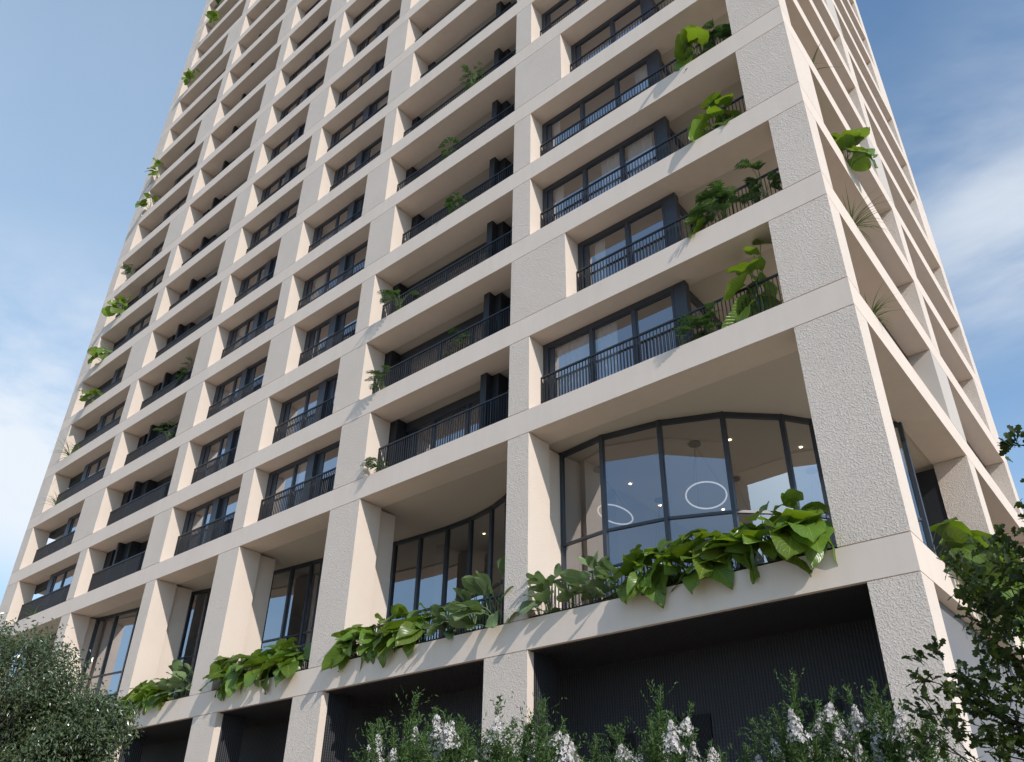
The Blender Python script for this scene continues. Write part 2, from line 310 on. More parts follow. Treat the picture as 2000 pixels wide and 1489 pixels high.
# ------------------------------------------------------------------ tower
W, D, NB = 45.77, 18.58, 24
ZB0, ZB1, H, BH, B0H = 4.907, 10.756, 3.2, 0.717, 0.7185
def zb(k): return ZB0 if k == 0 else ZB1 + H * (k - 1)
def zt(k): return zb(k) + (B0H if k == 0 else BH)
tower = empty('apartment_tower', (-W / 2, D / 2, GZ), 'tall beige concrete apartment tower with staggered piers, deep balconies and planted ledge', 'tower')

_f = Vector((-0.54584, 0.67519, 0.49616)); _r = Vector((0.77666, 0.62991, -0.00278)); _u = Vector((0.31442, -0.38383, 0.86822))
def seen(x, y, z):      # only used to decide which repeats become parts of their own
    d = Vector((x, y, z)) - CAM; dz = d.dot(_f)
    if dz <= 0: return False
    a, b = 1050 + 1551 * d.dot(_r) / dz, 823.4 - 1551 * d.dot(_u) / dz
    return -40 < a < 2040 and -40 < b < 1530

# floor bands: a deep perimeter beam with a thinner slab inside
for k in range(NB + 1):
    m_ = MB(); z0, z1 = zb(k), zt(k); e = 0.93
    m_.box(-W, 0, 0, e, z0, z1); m_.box(-W, 0, D - e, D, z0, z1)
    m_.box(-W, -W + e, e, D - e, z0, z1); m_.box(-e, 0, e, D - e, z0, z1)
    m_.build('floor_band', M['band'], tower)
    m_ = MB(); m_.box(-W + e, -e, e, D - e, z0 + 0.05, z1 - 0.002); m_.build('inner_slab', M['soffit'], tower)

# pier plan: column -> (left, right) for a storey; storey n lies between band n-1 and band n
def piers(n):
    m3 = n % 3
    if n == 0: return [(-0.93, 0), (-10.25, -8.88), (-17.92, -16.52), (-23.39, -21.96), (-30.0, -28.5), (-37.4, -36.0), (-W, -44.3)]
    if n == 1: return [(-1.33, 0), (-9.63, -8.88), (-17.36, -15.87), (-23.95, -22.59), (-29.3, -28.5), (-37.0, -36.1), (-W, -44.22)]
    return [((-0.94 if m3 == 0 else -1.44), 0), (-9.63, -7.51 if m3 == 0 else -8.88),
            ((-18.05, -16.59) if m3 == 0 else (-17.36, -16.59) if m3 == 1 else (-17.36, -15.87)),
            ((-24.28, -22.59) if m3 == 0 else (-23.33, -21.71) if m3 == 1 else (-23.37, -22.59)),
            ((-29.38, -28.59) if m3 == 0 else (-30.09, -28.59)), ((-38.56, -36.29) if m3 == 0 else (-37.09, -36.29)),
            (-W, -44.75 if m3 == 0 else -44.22)]
def side_piers(n):      # right facade: (y0, y1)
    m3 = n % 3
    return [((8.05, 9.8) if m3 == 2 else (8.96, 9.85)), ((16.46, D) if m3 == 0 else (17.62, D))]
PD = 0.91; J = 0.022; rest = MB(); G_ = GZ
def put_pier(x0, x1, y0, y1, z0, z1, material, name='pier'):
    vis = seen((x0 + x1) / 2, (y0 + y1) / 2, z1) or seen((x0 + x1) / 2, (y0 + y1) / 2, (z0 + z1) / 2)
    m_ = MB() if vis else rest
    m_.box(x0, x1, y0, y1, z0 + J, z1 - J)
    i = 0.03; m_.box(x0 + i, x1 - i, y0 + i, y1 - i, z0, z0 + J); m_.box(x0 + i, x1 - i, y0 + i, y1 - i, z1 - J, z1)
    if vis: m_.build(name, material, tower)
for n in range(NB + 1):
    z0, z1 = (GZ if n == 0 else zt(n - 1)), zb(n)
    for ci, (a, c_) in enumerate(piers(n)):
        if ci == 0: put_pier(a, c_, 0.0, (1.68 if n % 3 == 1 and n > 1 else 0.77), z0, z1, M['pier'])
        else: put_pier(a, c_, 0.0, PD, z0, z1, M['pier'])
        if n == 1 and 0 < ci < 6: put_pier(a + 0.17, c_ - 0.17, PD + 0.003, 1.68, z0, z1, M['pier'])
        if 0 < ci: put_pier(a, c_, D - PD, D, z0, z1, M['pier'])
    for si, (a, c_) in enumerate(side_piers(n)):
        smooth = si == 0 and n % 3 == 2 and n > 1
        put_pier(-0.91, 0.0, a, c_, z0, z1, M['plaster'] if smooth else M['pier'])
    for a, c_ in ((5.6, 7.0), (11.8, 13.2)): put_pier(-W, -W + PD, a, c_, z0, z1, M['pier'])
rest.build('pier', M['pier'], tower)['kind'] = 'stuff'

# cores and inner walls
c = MB(); c.box(-44.6, -20.0, 5.2, D - 1.0, zt(1), zt(NB)); c.box(-20.0, -5.0, 5.2, D - 1.0, zt(1), zt(NB)); c.box(-5.0, -0.95, 5.6, D - 1.0, zt(1), zt(NB)); c.build('core_wall', M['interior'], tower)
c = MB(); c.box(-44.6, -1.6, 11.0, D - 1.0, zt(0), zb(1) + 0.04); c.box(-44.6, -44.0, 1.8, 11.0, zt(0), zb(1) + 0.04)
for x in (-9.3, -16.9, -23.4, -28.9, -36.6): c.box(x - 0.15, x + 0.15, 4.6, 11.0, zt(0), zb(1) + 0.04)
c.build('interior_wall', M['interior'], tower)
c = MB(); c.box(-44.6, -0.3, 2.6, D - 1.0, GZ, zb(0) + 0.04); c.build('podium_wall', M['screen'], tower)
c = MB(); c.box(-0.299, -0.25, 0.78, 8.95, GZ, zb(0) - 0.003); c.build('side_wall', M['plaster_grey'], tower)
c = MB(); c.box(-3.4, -0.93, 9.0, 9.1, zt(0), zb(1) - 0.12); c.box(-1.62, -1.56, 9.1, 17.6, zt(0), zb(1)); c.build('dark_panel', M['screen'], tower)

# ---- windows, railings, balcony screens
glass_rest, frame_rest, rail_rest = MB(), MB(), MB()
FT = 0.08
def window(n, x0, x1, y, cuts, jamb_l=0.0, jamb_r=0.0, panel=None, head=0.2, curtain=None, depth=0.09, sides=None):
    """cuts: centre x of each mullion; panel=(xa, xb): opaque slate panel between lights."""
    z0, z1 = zt(n - 1) + 0.003, zb(n) - 0.003
    if y > 0.93: z1 = zb(n) + 0.046
    vis = seen((x0 + x1) / 2, y, z1 - 0.3)
    fr = MB() if vis else frame_rest; gl = MB() if vis else glass_rest
    ya, yb = y, y + depth
    fr.box(x0, x1, ya, yb, z1 - head, z1)
    fr.box(x0, x1, ya, yb, z0, z0 + 0.10)
    a, b_ = x0, x1
    zl, zh = z0 + 0.10, z1 - head
    if jamb_l:
        fr.box(x0, x0 + jamb_l * 0.55, ya, yb, zl, zh); fr.box(x0 + jamb_l * 0.55, x0 + jamb_l, ya + 0.045, yb + 0.03, zl, zh); a = x0 + jamb_l
    else:
        fr.box(x0, x0 + FT, ya, yb, zl, zh); a = x0 + FT
    if jamb_r: fr.box(x1 - jamb_r, x1, ya, yb, zl, zh); b_ = x1 - jamb_r
    else: fr.box(x1 - FT, x1, ya, yb, zl, zh); b_ = x1 - FT
    segs = []
    stops = [(c_ - 0.055, c_ + 0.055, 0) for c_ in cuts if a + 0.25 < c_ < b_ - 0.25]
    if panel and panel[0] < b_ - 0.1 and panel[1] > a + 0.2:
        stops.append((max(panel[0], a), min(panel[1], b_), 1))
    stops.sort(); cur = a
    for s0, s1, kd in stops:
        if s0 > cur + 0.02: segs.append((cur, s0))
        if kd:
            mid = s0 + min(0.42, s1 - s0)
            fr.box(s0, mid, ya - 0.10, yb, zl, zh)
            if s1 > mid + 0.02: fr.box(mid, s1, ya + 0.05, yb + 0.03, zl, zh)
        else: fr.box(s0, s1, ya + 0.004, yb, zl, zh)
        cur = s1
    if b_ > cur + 0.02: segs.append((cur, b_))
    for s0, s1 in segs:                       # inner sash lines
        for q in ((s0, s0 + 0.035), (s1 - 0.035, s1)): fr.box(q[0], q[1], ya + 0.025, yb - 0.01, zl, zh)
        fr.box(s0 + 0.035, s1 - 0.035, ya + 0.025, yb - 0.01, zh - 0.04, zh)
        yg = (ya + yb) / 2 + 0.012
        gl.quad((s0, yg, zl), (s1, yg, zl), (s1, yg, zh), (s0, yg, zh))
    if sides:                                 # glazing that turns the corner and runs back into the building
        sx, sy, sgn = sides
        fr.box(sx - 0.18, sx + 0.18, ya - 0.004, ya + 0.22, z0, z1)
        fr.box(sx - 0.05, sx + 0.05, ya + 0.22, 0.925, z1 - head, z1); fr.box(sx - 0.05, sx + 0.05, 0.935, sy, z1 - head, zb(n) + 0.045)
        fr.box(sx - 0.05, sx + 0.05, ya + 0.22, sy, z0, z0 + 0.1)
        for yy in (2.0, 3.4): fr.box(sx - 0.045, sx + 0.045, yy - 0.04, yy + 0.04, z0 + 0.1, z1 - head)
        gl.quad((sx, ya + 0.22, z0 + 0.1), (sx, sy, z0 + 0.1), (sx, sy, z1 - head), (sx, ya + 0.22, z1 - head))
    if vis:
        fo = fr.build('window', M['frame'], tower); gl.build('glass_pane', M['glass'], fo)
        for q in (curtain or []):
            cm = MB(); cm.smooth = True; yy = yb + 0.075; nseg = int((q[1] - q[0]) / 0.018); i0 = len(cm.v)
            for j in range(nseg + 1):
                x = q[0] + (q[1] - q[0]) * j / nseg; ph = j * 0.018 / 0.15 * 2 * math.pi
                yv = yy + 0.04 * math.sin(ph + 0.9 * math.sin(j * 0.07)) + 0.012 * math.sin(ph * 0.37 + 1)
                cm.v += [(x, yv, z0), (x, yv, z1 - 0.05)]
            for j in range(nseg): cm.face([i0 + 2 * j, i0 + 2 * j + 2, i0 + 2 * j + 3, i0 + 2 * j + 1])
            cm.build('curtain', M['curtain'], fo)
def railing(n, pts, top=1.3, vis=None, base=0.06):
    z0 = zt(n - 1); vis = seen((pts[0][0] + pts[-1][0]) / 2, pts[0][1], z0 + top) if vis is None else vis
    m_ = MB() if vis else rail_rest
    for (a, b_) in zip(pts[:-1], pts[1:]):
        m_.bar(a, b_, 0.055, z0 + top - 0.05, z0 + top); m_.bar(a, b_, 0.035, z0 + base, z0 + base + 0.035)
        d = Vector((b_[0] - a[0], b_[1] - a[1])); L = d.length; d /= L; k = max(1, int(L / 0.104))
        for j in range(k + 1):
            p = (a[0] + d.x * L * j / k, a[1] + d.y * L * j / k); post = j % 16 == 0
            hw = 0.018 if post else 0.0075; q0 = (p[0] - d.x * hw, p[1] - d.y * hw); q1 = (p[0] + d.x * hw, p[1] + d.y * hw)
            m_.bar(q0, q1, 0.036, z0 + (0.003 if post else base + 0.03), z0 + top - 0.045)
    if vis: m_.build('railing', M['rail'], tower)
CURT = {2: [(-8.5, -7.2), (-7.05, -6.35)], 3: [(-7.0, -6.6)], 4: [(-8.5, -8.1), (-6.6, -5.8), (-5.6, -4.7)], 5: [(-8.5, -8.2), (-5.1, -4.55)], 6: [(-8.5, -7.3)]}
CDC = [[(-22.0, -21.3)], [], [(-20.75, -20.05)], [(-19.1, -18.5)], [(-21.4, -20.98)]]; DEC = [[(-27.9, -27.3)], [(-25.4, -24.8)], [], [(-26.85, -26.35)], []]
for n in range(2, NB + 1):
    P_ = piers(n); m3 = n % 3
    # living room bay by the corner: sliding doors, corner post, side glazing, open terrace
    x0 = P_[1][1] + 0.003
    window(n, x0, -4.47, 0.645, [-7.15, -5.73], jamb_l=0.34, jamb_r=0.05, head=0.19, curtain=CURT.get(n, []), sides=(-4.28, 5.15, 1))
    railing(n, [(x0 + 0.02, 0.54), (-1.46 if m3 else -0.97, 0.54)])
    # deep balcony
    xl, xr = P_[2][1], P_[1][0]
    window(n, xl - 0.5, xr + 0.4, 1.37, [-14.2, -12.6, -11.7], jamb_l=0.2, jamb_r=0.2, head=0.34)
    railing(n, [(xl + 0.01, 0.54), (xr - 0.01, 0.54)])
    if seen(-11.2, 0.9, zb(n) - 0.2) or seen(-15.9, 0.9, zb(n) - .2):
        s_ = MB(); za, zc = zt(n - 1) + 0.003, zb(n) - 0.003
        s_.box(-11.40, -11.15, 0.66, 0.93, za, zc); s_.box(-11.40, -11.15, 0.93, 1.01, za, zc + 0.04); s_.box(-11.149, -10.9, 0.95, 1.366, za, zc + 0.045); s_.build('privacy_screen', M['screen'], tower)
        s_ = MB(); s_.box(xl - 0.1, xl + 0.33, 0.935, 1.366, za, zc + 0.045); s_.build('privacy_screen', M['screen'], tower)
    # two window bays
    window(n, P_[3][1] + 0.003, P_[2][0] - 0.003, 0.645, [-20.88], jamb_l=0.52, panel=(-19.97, -19.2), head=0.16, curtain=CDC[n % 5])
    railing(n, [(P_[3][1] + 0.02, 0.54), (P_[2][0] - 0.02, 0.54)])
    window(n, P_[4][1] + 0.003, P_[3][0] - 0.003, 0.645, [-26.98], jamb_l=0.6, panel=(-26.28, -25.45), head=0.16, curtain=DEC[(n * 2) % 5])
    railing(n, [(P_[4][1] + 0.02, 0.54), (P_[3][0] - 0.02, 0.54)])
    # balcony with divider
    xl, xr = P_[5][1], P_[4][0]
    window(n, xl - 0.4, xr + 0.4, 1.37, [-35.2, -33.0, -31.6], jamb_l=0.2, jamb_r=0.2, head=0.3)
    railing(n, [(xl + 0.01, 0.54), (xr - 0.01, 0.54)])
    if seen(-34.5, 0.9, zb(n) - 0.2):
        s_ = MB(); za, zc = zt(n - 1) + 0.003, zb(n) - 0.003
        s_.box(-34.62, -34.44, 0.61, 0.9, za, zc); s_.box(-34.439, -33.87, 0.9, 0.929, za, zc); s_.box(-34.439, -33.87, 0.93, 1.366, za, zc + 0.045); s_.build('privacy_screen', M['screen'], tower)
        s_ = MB(); s_.box(xl - 0.06, xl + 0.55, 0.935, 1.366, za, zc + 0.045); s_.build('privacy_screen', M['screen'], tower)
    # far corner balcony
    xl, xr = P_[6][1], P_[5][0]
    window(n, -41.6, xr - 0.003, 0.66, [-40.15, -38.9], jamb_l=0.35, head=0.18, sides=(-41.72, 4.2, -1))
    railing(n, [(-45.2, 4.5), (-45.2, 0.95)], vis=False) if n < 0 else None
    railing(n, [(xl + 0.01, 0.54), (xr - 0.01, 0.54)])
    s_ = MB(); s_.box(-44.83, -41.8, 0.94, 1.2, zb(n) - 0.33, zb(n) + 0.046)
    if n not in (2, 3): s_.box(-44.83, -41.8, 2.6, 2.7, zt(n - 1), zb(n) + 0.046)
    if seen(-43, 1, zb(n)): s_.build('balcony_wall', M['screen'], tower)
    # right facade glazing set back behind the terrace
    zq0, zq1 = zt(n - 1) + 0.003, zb(n) - 0.003
    for a, b_ in ((5.5, side_piers(n)[0][0] - 0.003), (side_piers(n)[0][1] + 0.003, side_piers(n)[1][0] - 0.003)):
        frame_rest.box(-0.74, -0.65, a, b_, zq1 - 0.2, zq1); frame_rest.box(-0.74, -0.65, a, b_, zq0, zq0 + 0.1)
        k = 4
        for j in range(k + 1):
            yy = a + (b_ - a) * j / k; frame_rest.box(-0.735, -0.655, max(a, yy - 0.05), min(b_, yy + 0.05), zq0 + 0.1, zq1 - 0.2)
        glass_rest.quad((-0.69, a, zq0 + 0.1), (-0.69, b_, zq0 + 0.1), (-0.69, b_, zq1 - 0.2), (-0.69, a, zq1 - 0.2))
        rail_rest.bar((-0.5, a), (-0.5, b_), 0.05, zt(n - 1) + 1.2, zt(n - 1) + 1.25)
    rail_rest.bar((-0.5, 1.7), (-0.5, 5.5), 0.05, zt(n - 1) + 1.2, zt(n - 1) + 1.25)
    for j in range(30): yy = 1.75 + j * 0.125; rail_rest.box(-0.515, -0.485, yy - 0.01, yy + 0.01, zt(n - 1), zt(n - 1) + 1.2)
frame_rest.build('window', M['frame'], tower)['kind'] = 'stuff'
glass_rest.build('glass_pane', M['glass'], tower)['kind'] = 'stuff'
rail_rest.build('railing', M['rail'], tower)['kind'] = 'stuff'

# ---- curved curtain wall of the double-height storey
ARC = [(-0.9, 5.86), (-1.55, 5.55), (-2.12, 5.0), (-2.69, 4.28), (-3.2, 3.54), (-4.35, 2.45), (-5.86, 1.79), (-7.52, 1.5), (-9.03, 1.66)]
ARC2 = [(-9.7, 1.75), (-11.0, 2.35), (-12.05, 2.8), (-13.06, 3.2), (-14.22, 3.45), (-15.4, 3.53), (-16.7, 3.5), (-17.94, 3.42), (-19.3, 3.2), (-20.4, 3.0), (-21.36, 2.84), (-21.95, 2.78), (-23.03, 2.67), (-24.23, 2.54), (-25.05, 2.46), (-26.4, 2.33), (-27.3, 2.25), (-28.06, 2.17), (-29.1, 1.98), (-30.3, 1.88), (-31.7, 1.78), (-33.05, 1.68), (-34.73, 1.5), (-36.2, 1.32), (-37.8, 1.3), (-39.6, 1.3), (-41.4, 1.3), (-43.2, 1.3), (-44.3, 1.3)]
z0, z1 = zt(0), zb(1) + 0.046
TR = 8.0
for pts in (ARC, ARC2):
    fr = MB(); gl = MB()
    for a, b_ in zip(pts[:-1], pts[1:]):
        fr.bar(a, b_, 0.10, z1 - 0.14, z1); fr.bar(a, b_, 0.09, TR - 0.035, TR + 0.035); fr.bar(a, b_, 0.10, z0, z0 + 0.12)
        gl.quad((*a, z0 + 0.12), (*b_, z0 + 0.12), (*b_, z1 - 0.14), (*a, z1 - 0.14))
    for p in pts: fr.box(p[0] - 0.055, p[0] + 0.055, p[1] - 0.07, p[1] + 0.07, z0 + 0.002, z1 - 0.002)
    fo = fr.build('curtain_wall', M['frame'], tower); gl.build('glass_pane', M['glass'], fo)
P1 = piers(1)
for i in range(5): railing(1, [(P1[i + 1][1] + 0.03, 0.80), (P1[i][0] - 0.03, 0.80)], top=1.12)
# soil in the planter ledge
for i in range(6):
    s_ = MB(); s_.box(P1[i + 1][1] + 0.02, P1[i][0] - 0.02, 0.06, 0.74, zt(0), zt(0) + 0.06); s_.build('planter_soil', M['soil'], tower)

# ---- podium: mesh clad recesses
P0 = piers(0)
for i in range(6):
    xa, xb = P0[i + 1][1], P0[i][0]
    s_ = MB(); xl_, xr_ = (P0[i + 1][0] + xa) / 2, (xb + P0[i][1]) / 2
    s_.box(xl_, xr_, 2.42, 2.5, GZ, zb(0) - 0.03); s_.box(xa + 0.004, xb - 0.004, 0.12, 0.92, zb(0) - 0.03, zb(0) - 0.004); s_.box(xl_, xr_, 0.92, 2.42, zb(0) - 0.03, zb(0) + 0.02)
    s_.box(xl_, xa, 0.915, 0.93, GZ, zb(0) - 0.032); s_.box(xb, xr_, 0.915, 0.93, GZ, zb(0) - 0.032)
    s_.box(xa, xa + 0.02, 0.24, 1.06, GZ, zb(0) - 0.03); s_.box(xb - 0.02, xb, 0.24, 1.06, GZ, zb(0) - 0.03)
    so_ = s_.build('mesh_screen', M['mesh'], tower)
    if i == 0:
        for a, b_, zz0, zz1 in ((-6.6, -5.56, 2.2, 3.44), (-3.59, -2.6, 2.2, 3.4), (-8.3, -7.6, 2.2, 3.2)):
            v = MB(); v.box(a, b_, 2.39, 2.418, zz0, zz1)
            v.build('vent_grille', M['grille'], so_)
# roof
r_ = MB(); r_.box(-W, 0, 0, 0.3, zt(NB), zt(NB) + 1.1); r_.box(-W, 0, D - 0.3, D, zt(NB), zt(NB) + 1.1); r_.box(-W, -W + 0.3, 0.3, D - 0.3, zt(NB), zt(NB) + 1.1); r_.box(-0.3, 0, 0.3, D - 0.3, zt(NB), zt(NB) + 1.1)
r_.build('roof_parapet', M['band'], tower)

# ------------------------------------------------------------------ lamps in the double-height room
zc = zb(1) + 0.048
def ring_lamp(cx, cy, drop, ox, oy, rad, tilt, label):
    o = empty('ring_pendant_lamp', (cx, cy, zc), label, 'pendant lamp', 'ring pendants behind the curved glass')
    c_ = MB(); c_.smooth = False; n = 20
    c_.tube([(cx, cy, zc - 0.002), (cx, cy, zc - 0.06)], [0.17, 0.17], n); c_.build('canopy', M['frame'], o)
    rc = Vector((cx + ox, cy + oy, zc - drop)); rot = Euler(tilt).to_matrix()
    rm = MB(); rm.smooth = True; pts = []; k = 48
    for j in range(k + 1):
        th = 2 * math.pi * j / k; pts.append(rc + rot @ Vector((rad * math.cos(th), rad * math.sin(th), 0)))
    rm.tube(pts, [0.022] * (k + 1), 8, False); rm.build('ring', M['ring'], o)
    wm = MB()
    for th in (0.4, 2.5, 4.6): wm.tube([(cx, cy, zc - 0.06), rc + rot @ Vector((rad * math.cos(th), rad * math.sin(th), 0))], [0.005, 0.005], 5)
    wm.build('wire', M['frame'], o)
ring_lamp(-5.74, 3.5, 1.6, 0.12, 0.1, 0.54, (R(-17), R(-6), 0), 'large round white ring lamp hung third from the left behind curved glass')
ring_lamp(-8.76, 3.14, 1.45, 0.3, 0.3, 0.52, (R(-15), R(12), 0), 'white ring lamp tilted on wires nearest the left pier behind curved glass')
ring_lamp(-8.51, 6.2, 2.0, 0, 0, 0.55, (R(4), R(3), 0), 'nearly level ring lamp low behind the second pane of curved glass')
ring_lamp(-5.91, 6.26, 2.1, 0, 0, 0.52, (R(10), R(-6), 0), 'low ring lamp just above the planted leaves in the middle pane')
ring_lamp(-3.87, 7.2, 1.9, 0, 0, 0.5, (R(2), R(8), 0), 'ring lamp in the rightmost pane beside the corner pier')
for i, (x, y, lb) in enumerate([(-4.88, 3.93, 'recessed ceiling spot in the fourth pane of the curved glass'), (-3.52, 5.59, 'recessed ceiling spot in the narrow pane beside the corner pier'),
        (-8.6, 4.6, 'upper ceiling spot in the leftmost curved pane'), (-8.75, 6.6, 'lower ceiling spot in the leftmost curved pane'), (-7.3, 8.2, 'far ceiling spot seen inside the tilted ring lamp'),
        (-14.9, 4.82, 'upper ceiling spot behind the recessed glass left of the second pier'), (-17.2, 4.9, 'left ceiling spot behind the recessed glass left of the second pier'), (-16.9, 6.3, 'lower middle ceiling spot behind the recessed glass left of the second pier'),
        (-20.6, 4.3, 'right ceiling spot behind the tall glass left of the third pier'), (-22.3, 4.4, 'middle ceiling spot behind the tall glass left of the third pier'), (-23.6, 4.4, 'left ceiling spot behind the tall glass left of the third pier')]):
    d = MB(); d.tube([(x, y, zc - 0.001), (x, y, zc - 0.015)], [0.045, 0.045], 12)
    tag(d.build('ceiling_spotlight', M['glow'], None, origin=(x, y, zc)), lb, 'spotlight', 'ceiling spots of the double-height rooms')

# ------------------------------------------------------------------ plants
def leaf(mb, base, d, up, L, Wd, kind, droop, rg, wave=0.058):
    d = d.normalized(); side = d.cross(up).normalized(); up = side.cross(d).normalized()
    if kind == 'heart': us = [0, .08, .2, .38, .58, .76, .9, 1]; pr_ = [.50, .80, 1.0, .95, .74, .46, .2, .0]; notch = .26
    elif kind == 'round': us = [0, .1, .28, .5, .7, .86, .96, 1]; pr_ = [.62, .95, 1.1, 1.05, .86, .56, .28, .05]; notch = .22
    else: us = [0, .1, .25, .45, .65, .82, .94, 1]; pr_ = [.06, .40, .76, 1.0, .96, .68, .34, .05]; notch = 0.0
    vs = (-1, -.55, 0, .55, 1); i0 = len(mb.v); ph = rg.random() * 6; cup = rg.uniform(.06, .26); p = Vector(base)
    prev = 0.0; dirv = d.copy(); ups = up.copy(); cen = []
    for u in us:
        st = (u - prev) * L
        q = Matrix.Rotation(-droop * (u - prev), 3, side)
        dirv = q @ dirv; ups = q @ ups
        p = p + dirv * st; prev = u; cen.append((p.copy(), dirv.copy(), ups.copy()))
    for i, u in enumerate(us):
        c_, dd, uu = cen[i]; hw = Wd / 2 * pr_[i]
        for v in vs:
            back = -notch * L * (abs(v) ** 1.3) * (1 - u) ** 2.2
            wv = wave * L * math.sin(ph + 9 * u + 2.5 * v) * abs(v)
            mb.v.append(tuple(c_ + side * (hw * v) + dd * back + uu * (cup * abs(v) * hw + wv)))
    for i in range(len(us) - 1):
        for j in range(4):
            a = i0 + i * 5 + j
            uvq = [(us[i], (vs[j] + 1) / 2), (us[i + 1], (vs[j] + 1) / 2), (us[i + 1], (vs[j + 1] + 1) / 2), (us[i], (vs[j + 1] + 1) / 2)]
            mb.face([a, a + 5, a + 6, a + 1], uvq)
def bez(a, b, c_, n=6): return [a * (1 - t) ** 2 + b * (2 * t * (1 - t)) + c_ * t * t for t in [k / n for k in range(n + 1)]]
def broad_plant(name, seed, kind, nleaf, hmax, reach, Ls, out=(0, -1), matl='philo', wid=0.86, low=True, spin=0.85):
    """leaves and petioles round the local origin, leaning towards 'out'."""
    rg = random.Random(seed); root = empty(name, (0, 0, 0)); lf, stm = MB(), MB(); lf.smooth = True; stm.smooth = True
    o2 = Vector((*out, 0)).normalized(); s2 = Vector((-o2.y, o2.x, 0))
    for i in range(nleaf):
        t = i / max(1, nleaf - 1)
        az = rg.gauss(0, spin); hd = (o2 * math.cos(az) + s2 * math.sin(az)).normalized()
        h = hmax * (0.16 + 0.84 * t) * rg.uniform(.85, 1.1); r = reach * (1.05 - 0.62 * t) * rg.uniform(.6, 1.1)
        if hd.dot(o2) < 0: r *= .5
        b0 = Vector((rg.uniform(-.14, .14), rg.uniform(-.08, .08), 0)); tip = b0 + hd * r + Vector((0, 0, h))
        stm.tube(bez(b0, b0 + hd * (r * .25) + Vector((0, 0, h * .85)), tip), [.014, .013, .012, .011, .010, .009, .008], 5, False)
        L = rg.uniform(*Ls) * (0.8 + .35 * math.sin(math.pi * min(1, t + .2)))
        pit = R(rg.uniform(-68, -22)) if t < .26 else R(rg.uniform(-40, 16))
        if kind == 'oval': pit = R(rg.uniform(-25, 25)) if t < .5 else R(rg.uniform(15, 70))
        hd2 = Matrix.Rotation(rg.gauss(0, .35), 3, 'Z') @ hd
        d = hd2 * math.cos(pit) + Vector((0, 0, math.sin(pit))); up = -hd2 * math.sin(pit) + Vector((0, 0, math.cos(pit)))
        up = Matrix.Rotation(rg.gauss(0, .5), 3, d) @ up
        leaf(lf, tip, d, up, L, L * wid * rg.uniform(.9, 1.1), kind, rg.uniform(.2, .8), rg)
    lf.build('foliage', M[matl], root); stm.build('stem', M['stem'], root)
    return root
def lobed_plant(name, seed, nfr, h, r, out=(0, -1), lob=.2, matl='fern', full=False):
    rg = random.Random(seed); root = empty(name, (0, 0, 0)); lf, stm = MB(), MB()
    o2 = Vector((*out, 0)).normalized(); s2 = Vector((-o2.y, o2.x, 0))
    for i in range(nfr):
        az = rg.uniform(-math.pi, math.pi) if full else rg.gauss(0, 1.1); hd = o2 * math.cos(az) + s2 * math.sin(az)
        hh = h * rg.uniform(.35, 1); rr = r * rg.uniform(.4, 1); b0 = Vector((rg.uniform(-.06, .06), rg.uniform(-.05, .05), 0))
        tip = b0 + hd * rr * .6 + Vector((0, 0, hh)); end = tip + hd * (rr * .7) + Vector((0, 0, -.12 * rg.random() - .05))
        stm.tube(bez(b0, b0 + Vector((0, 0, hh * .8)), tip, 4), [.008] * 5, 4, False)
        rib = bez(tip, tip + (end - tip) * .5 + Vector((0, 0, .06)), end, 7)
        sd = hd.cross(Vector((0, 0, 1))).normalized(); upv = sd.cross(hd)
        for k in range(8):
            p = rib[k]; dv = (rib[min(k + 1, 7)] - rib[max(k - 1, 0)]).normalized(); lw = lob * math.sin(math.pi * (.18 + .74 * k / 7)) * rg.uniform(.85, 1.1)
            for sg in (-1, 1):
                ld = (sd * sg * .85 + dv * .6 + upv * rg.uniform(-.1, .2)).normalized(); wv = dv * (lob * .11)
                i0 = len(lf.v); q1 = p + ld * lw * .5; q2 = p + ld * lw - upv * (lw * .18)
                lf.v += [tuple(p - wv * .6), tuple(q1 - wv), tuple(q2), tuple(q1 + wv), tuple(p + wv * .6)]
                lf.face([i0, i0 + 1, i0 + 2, i0 + 3, i0 + 4])
    lf.build('foliage', M[matl], root); stm.build('stem', M['stem'], root)
    return root
def blade_plant(name, seed, nb, L, out=None, matl='grassy', wd=.03):
    rg = random.Random(seed); root = empty(name, (0, 0, 0)); lf = MB(); lf.smooth = True
    for i in range(nb):
        az = rg.uniform(0, 2 * math.pi); hd = Vector((math.cos(az), math.sin(az), 0)); el = R(rg.uniform(35, 85)); l = L * rg.uniform(.6, 1.05)
        d = hd * math.cos(el) + Vector((0, 0, math.sin(el))); p = Vector((rg.uniform(-.05, .05), rg.uniform(-.05, .05), 0)); sd = hd.cross(Vector((0, 0, 1)))
        i0 = len(lf.v); dr = rg.uniform(.8, 1.9); n = 6
        for k in range(n + 1):
            t = k / n; wv = wd * (.5 + .5 * math.sin(math.pi * min(1, t + .25))) * (1 - t ** 3) + .001
            lf.v += [tuple(p - sd * wv / 2), tuple(p + sd * wv / 2)]
            d = Matrix.Rotation(-dr / n, 3, sd) @ d if True else d
            p = p + d * (l / n)
        for k in range(n): lf.face([i0 + 2 * k, i0 + 2 * k + 1, i0 + 2 * k + 3, i0 + 2 * k + 2])
    lf.build('foliage', M[matl], root)
    return root
def place(root, loc, label, cat='plant', group=None, rz=0.0, s=1.0):
    root.location = loc; root.rotation_euler = (0, 0, rz); root.scale = (s, s, s); tag(root, label, cat, group)
GL = 'broad-leaved plants on the planted ledge'
ZL = zt(0) + 0.05
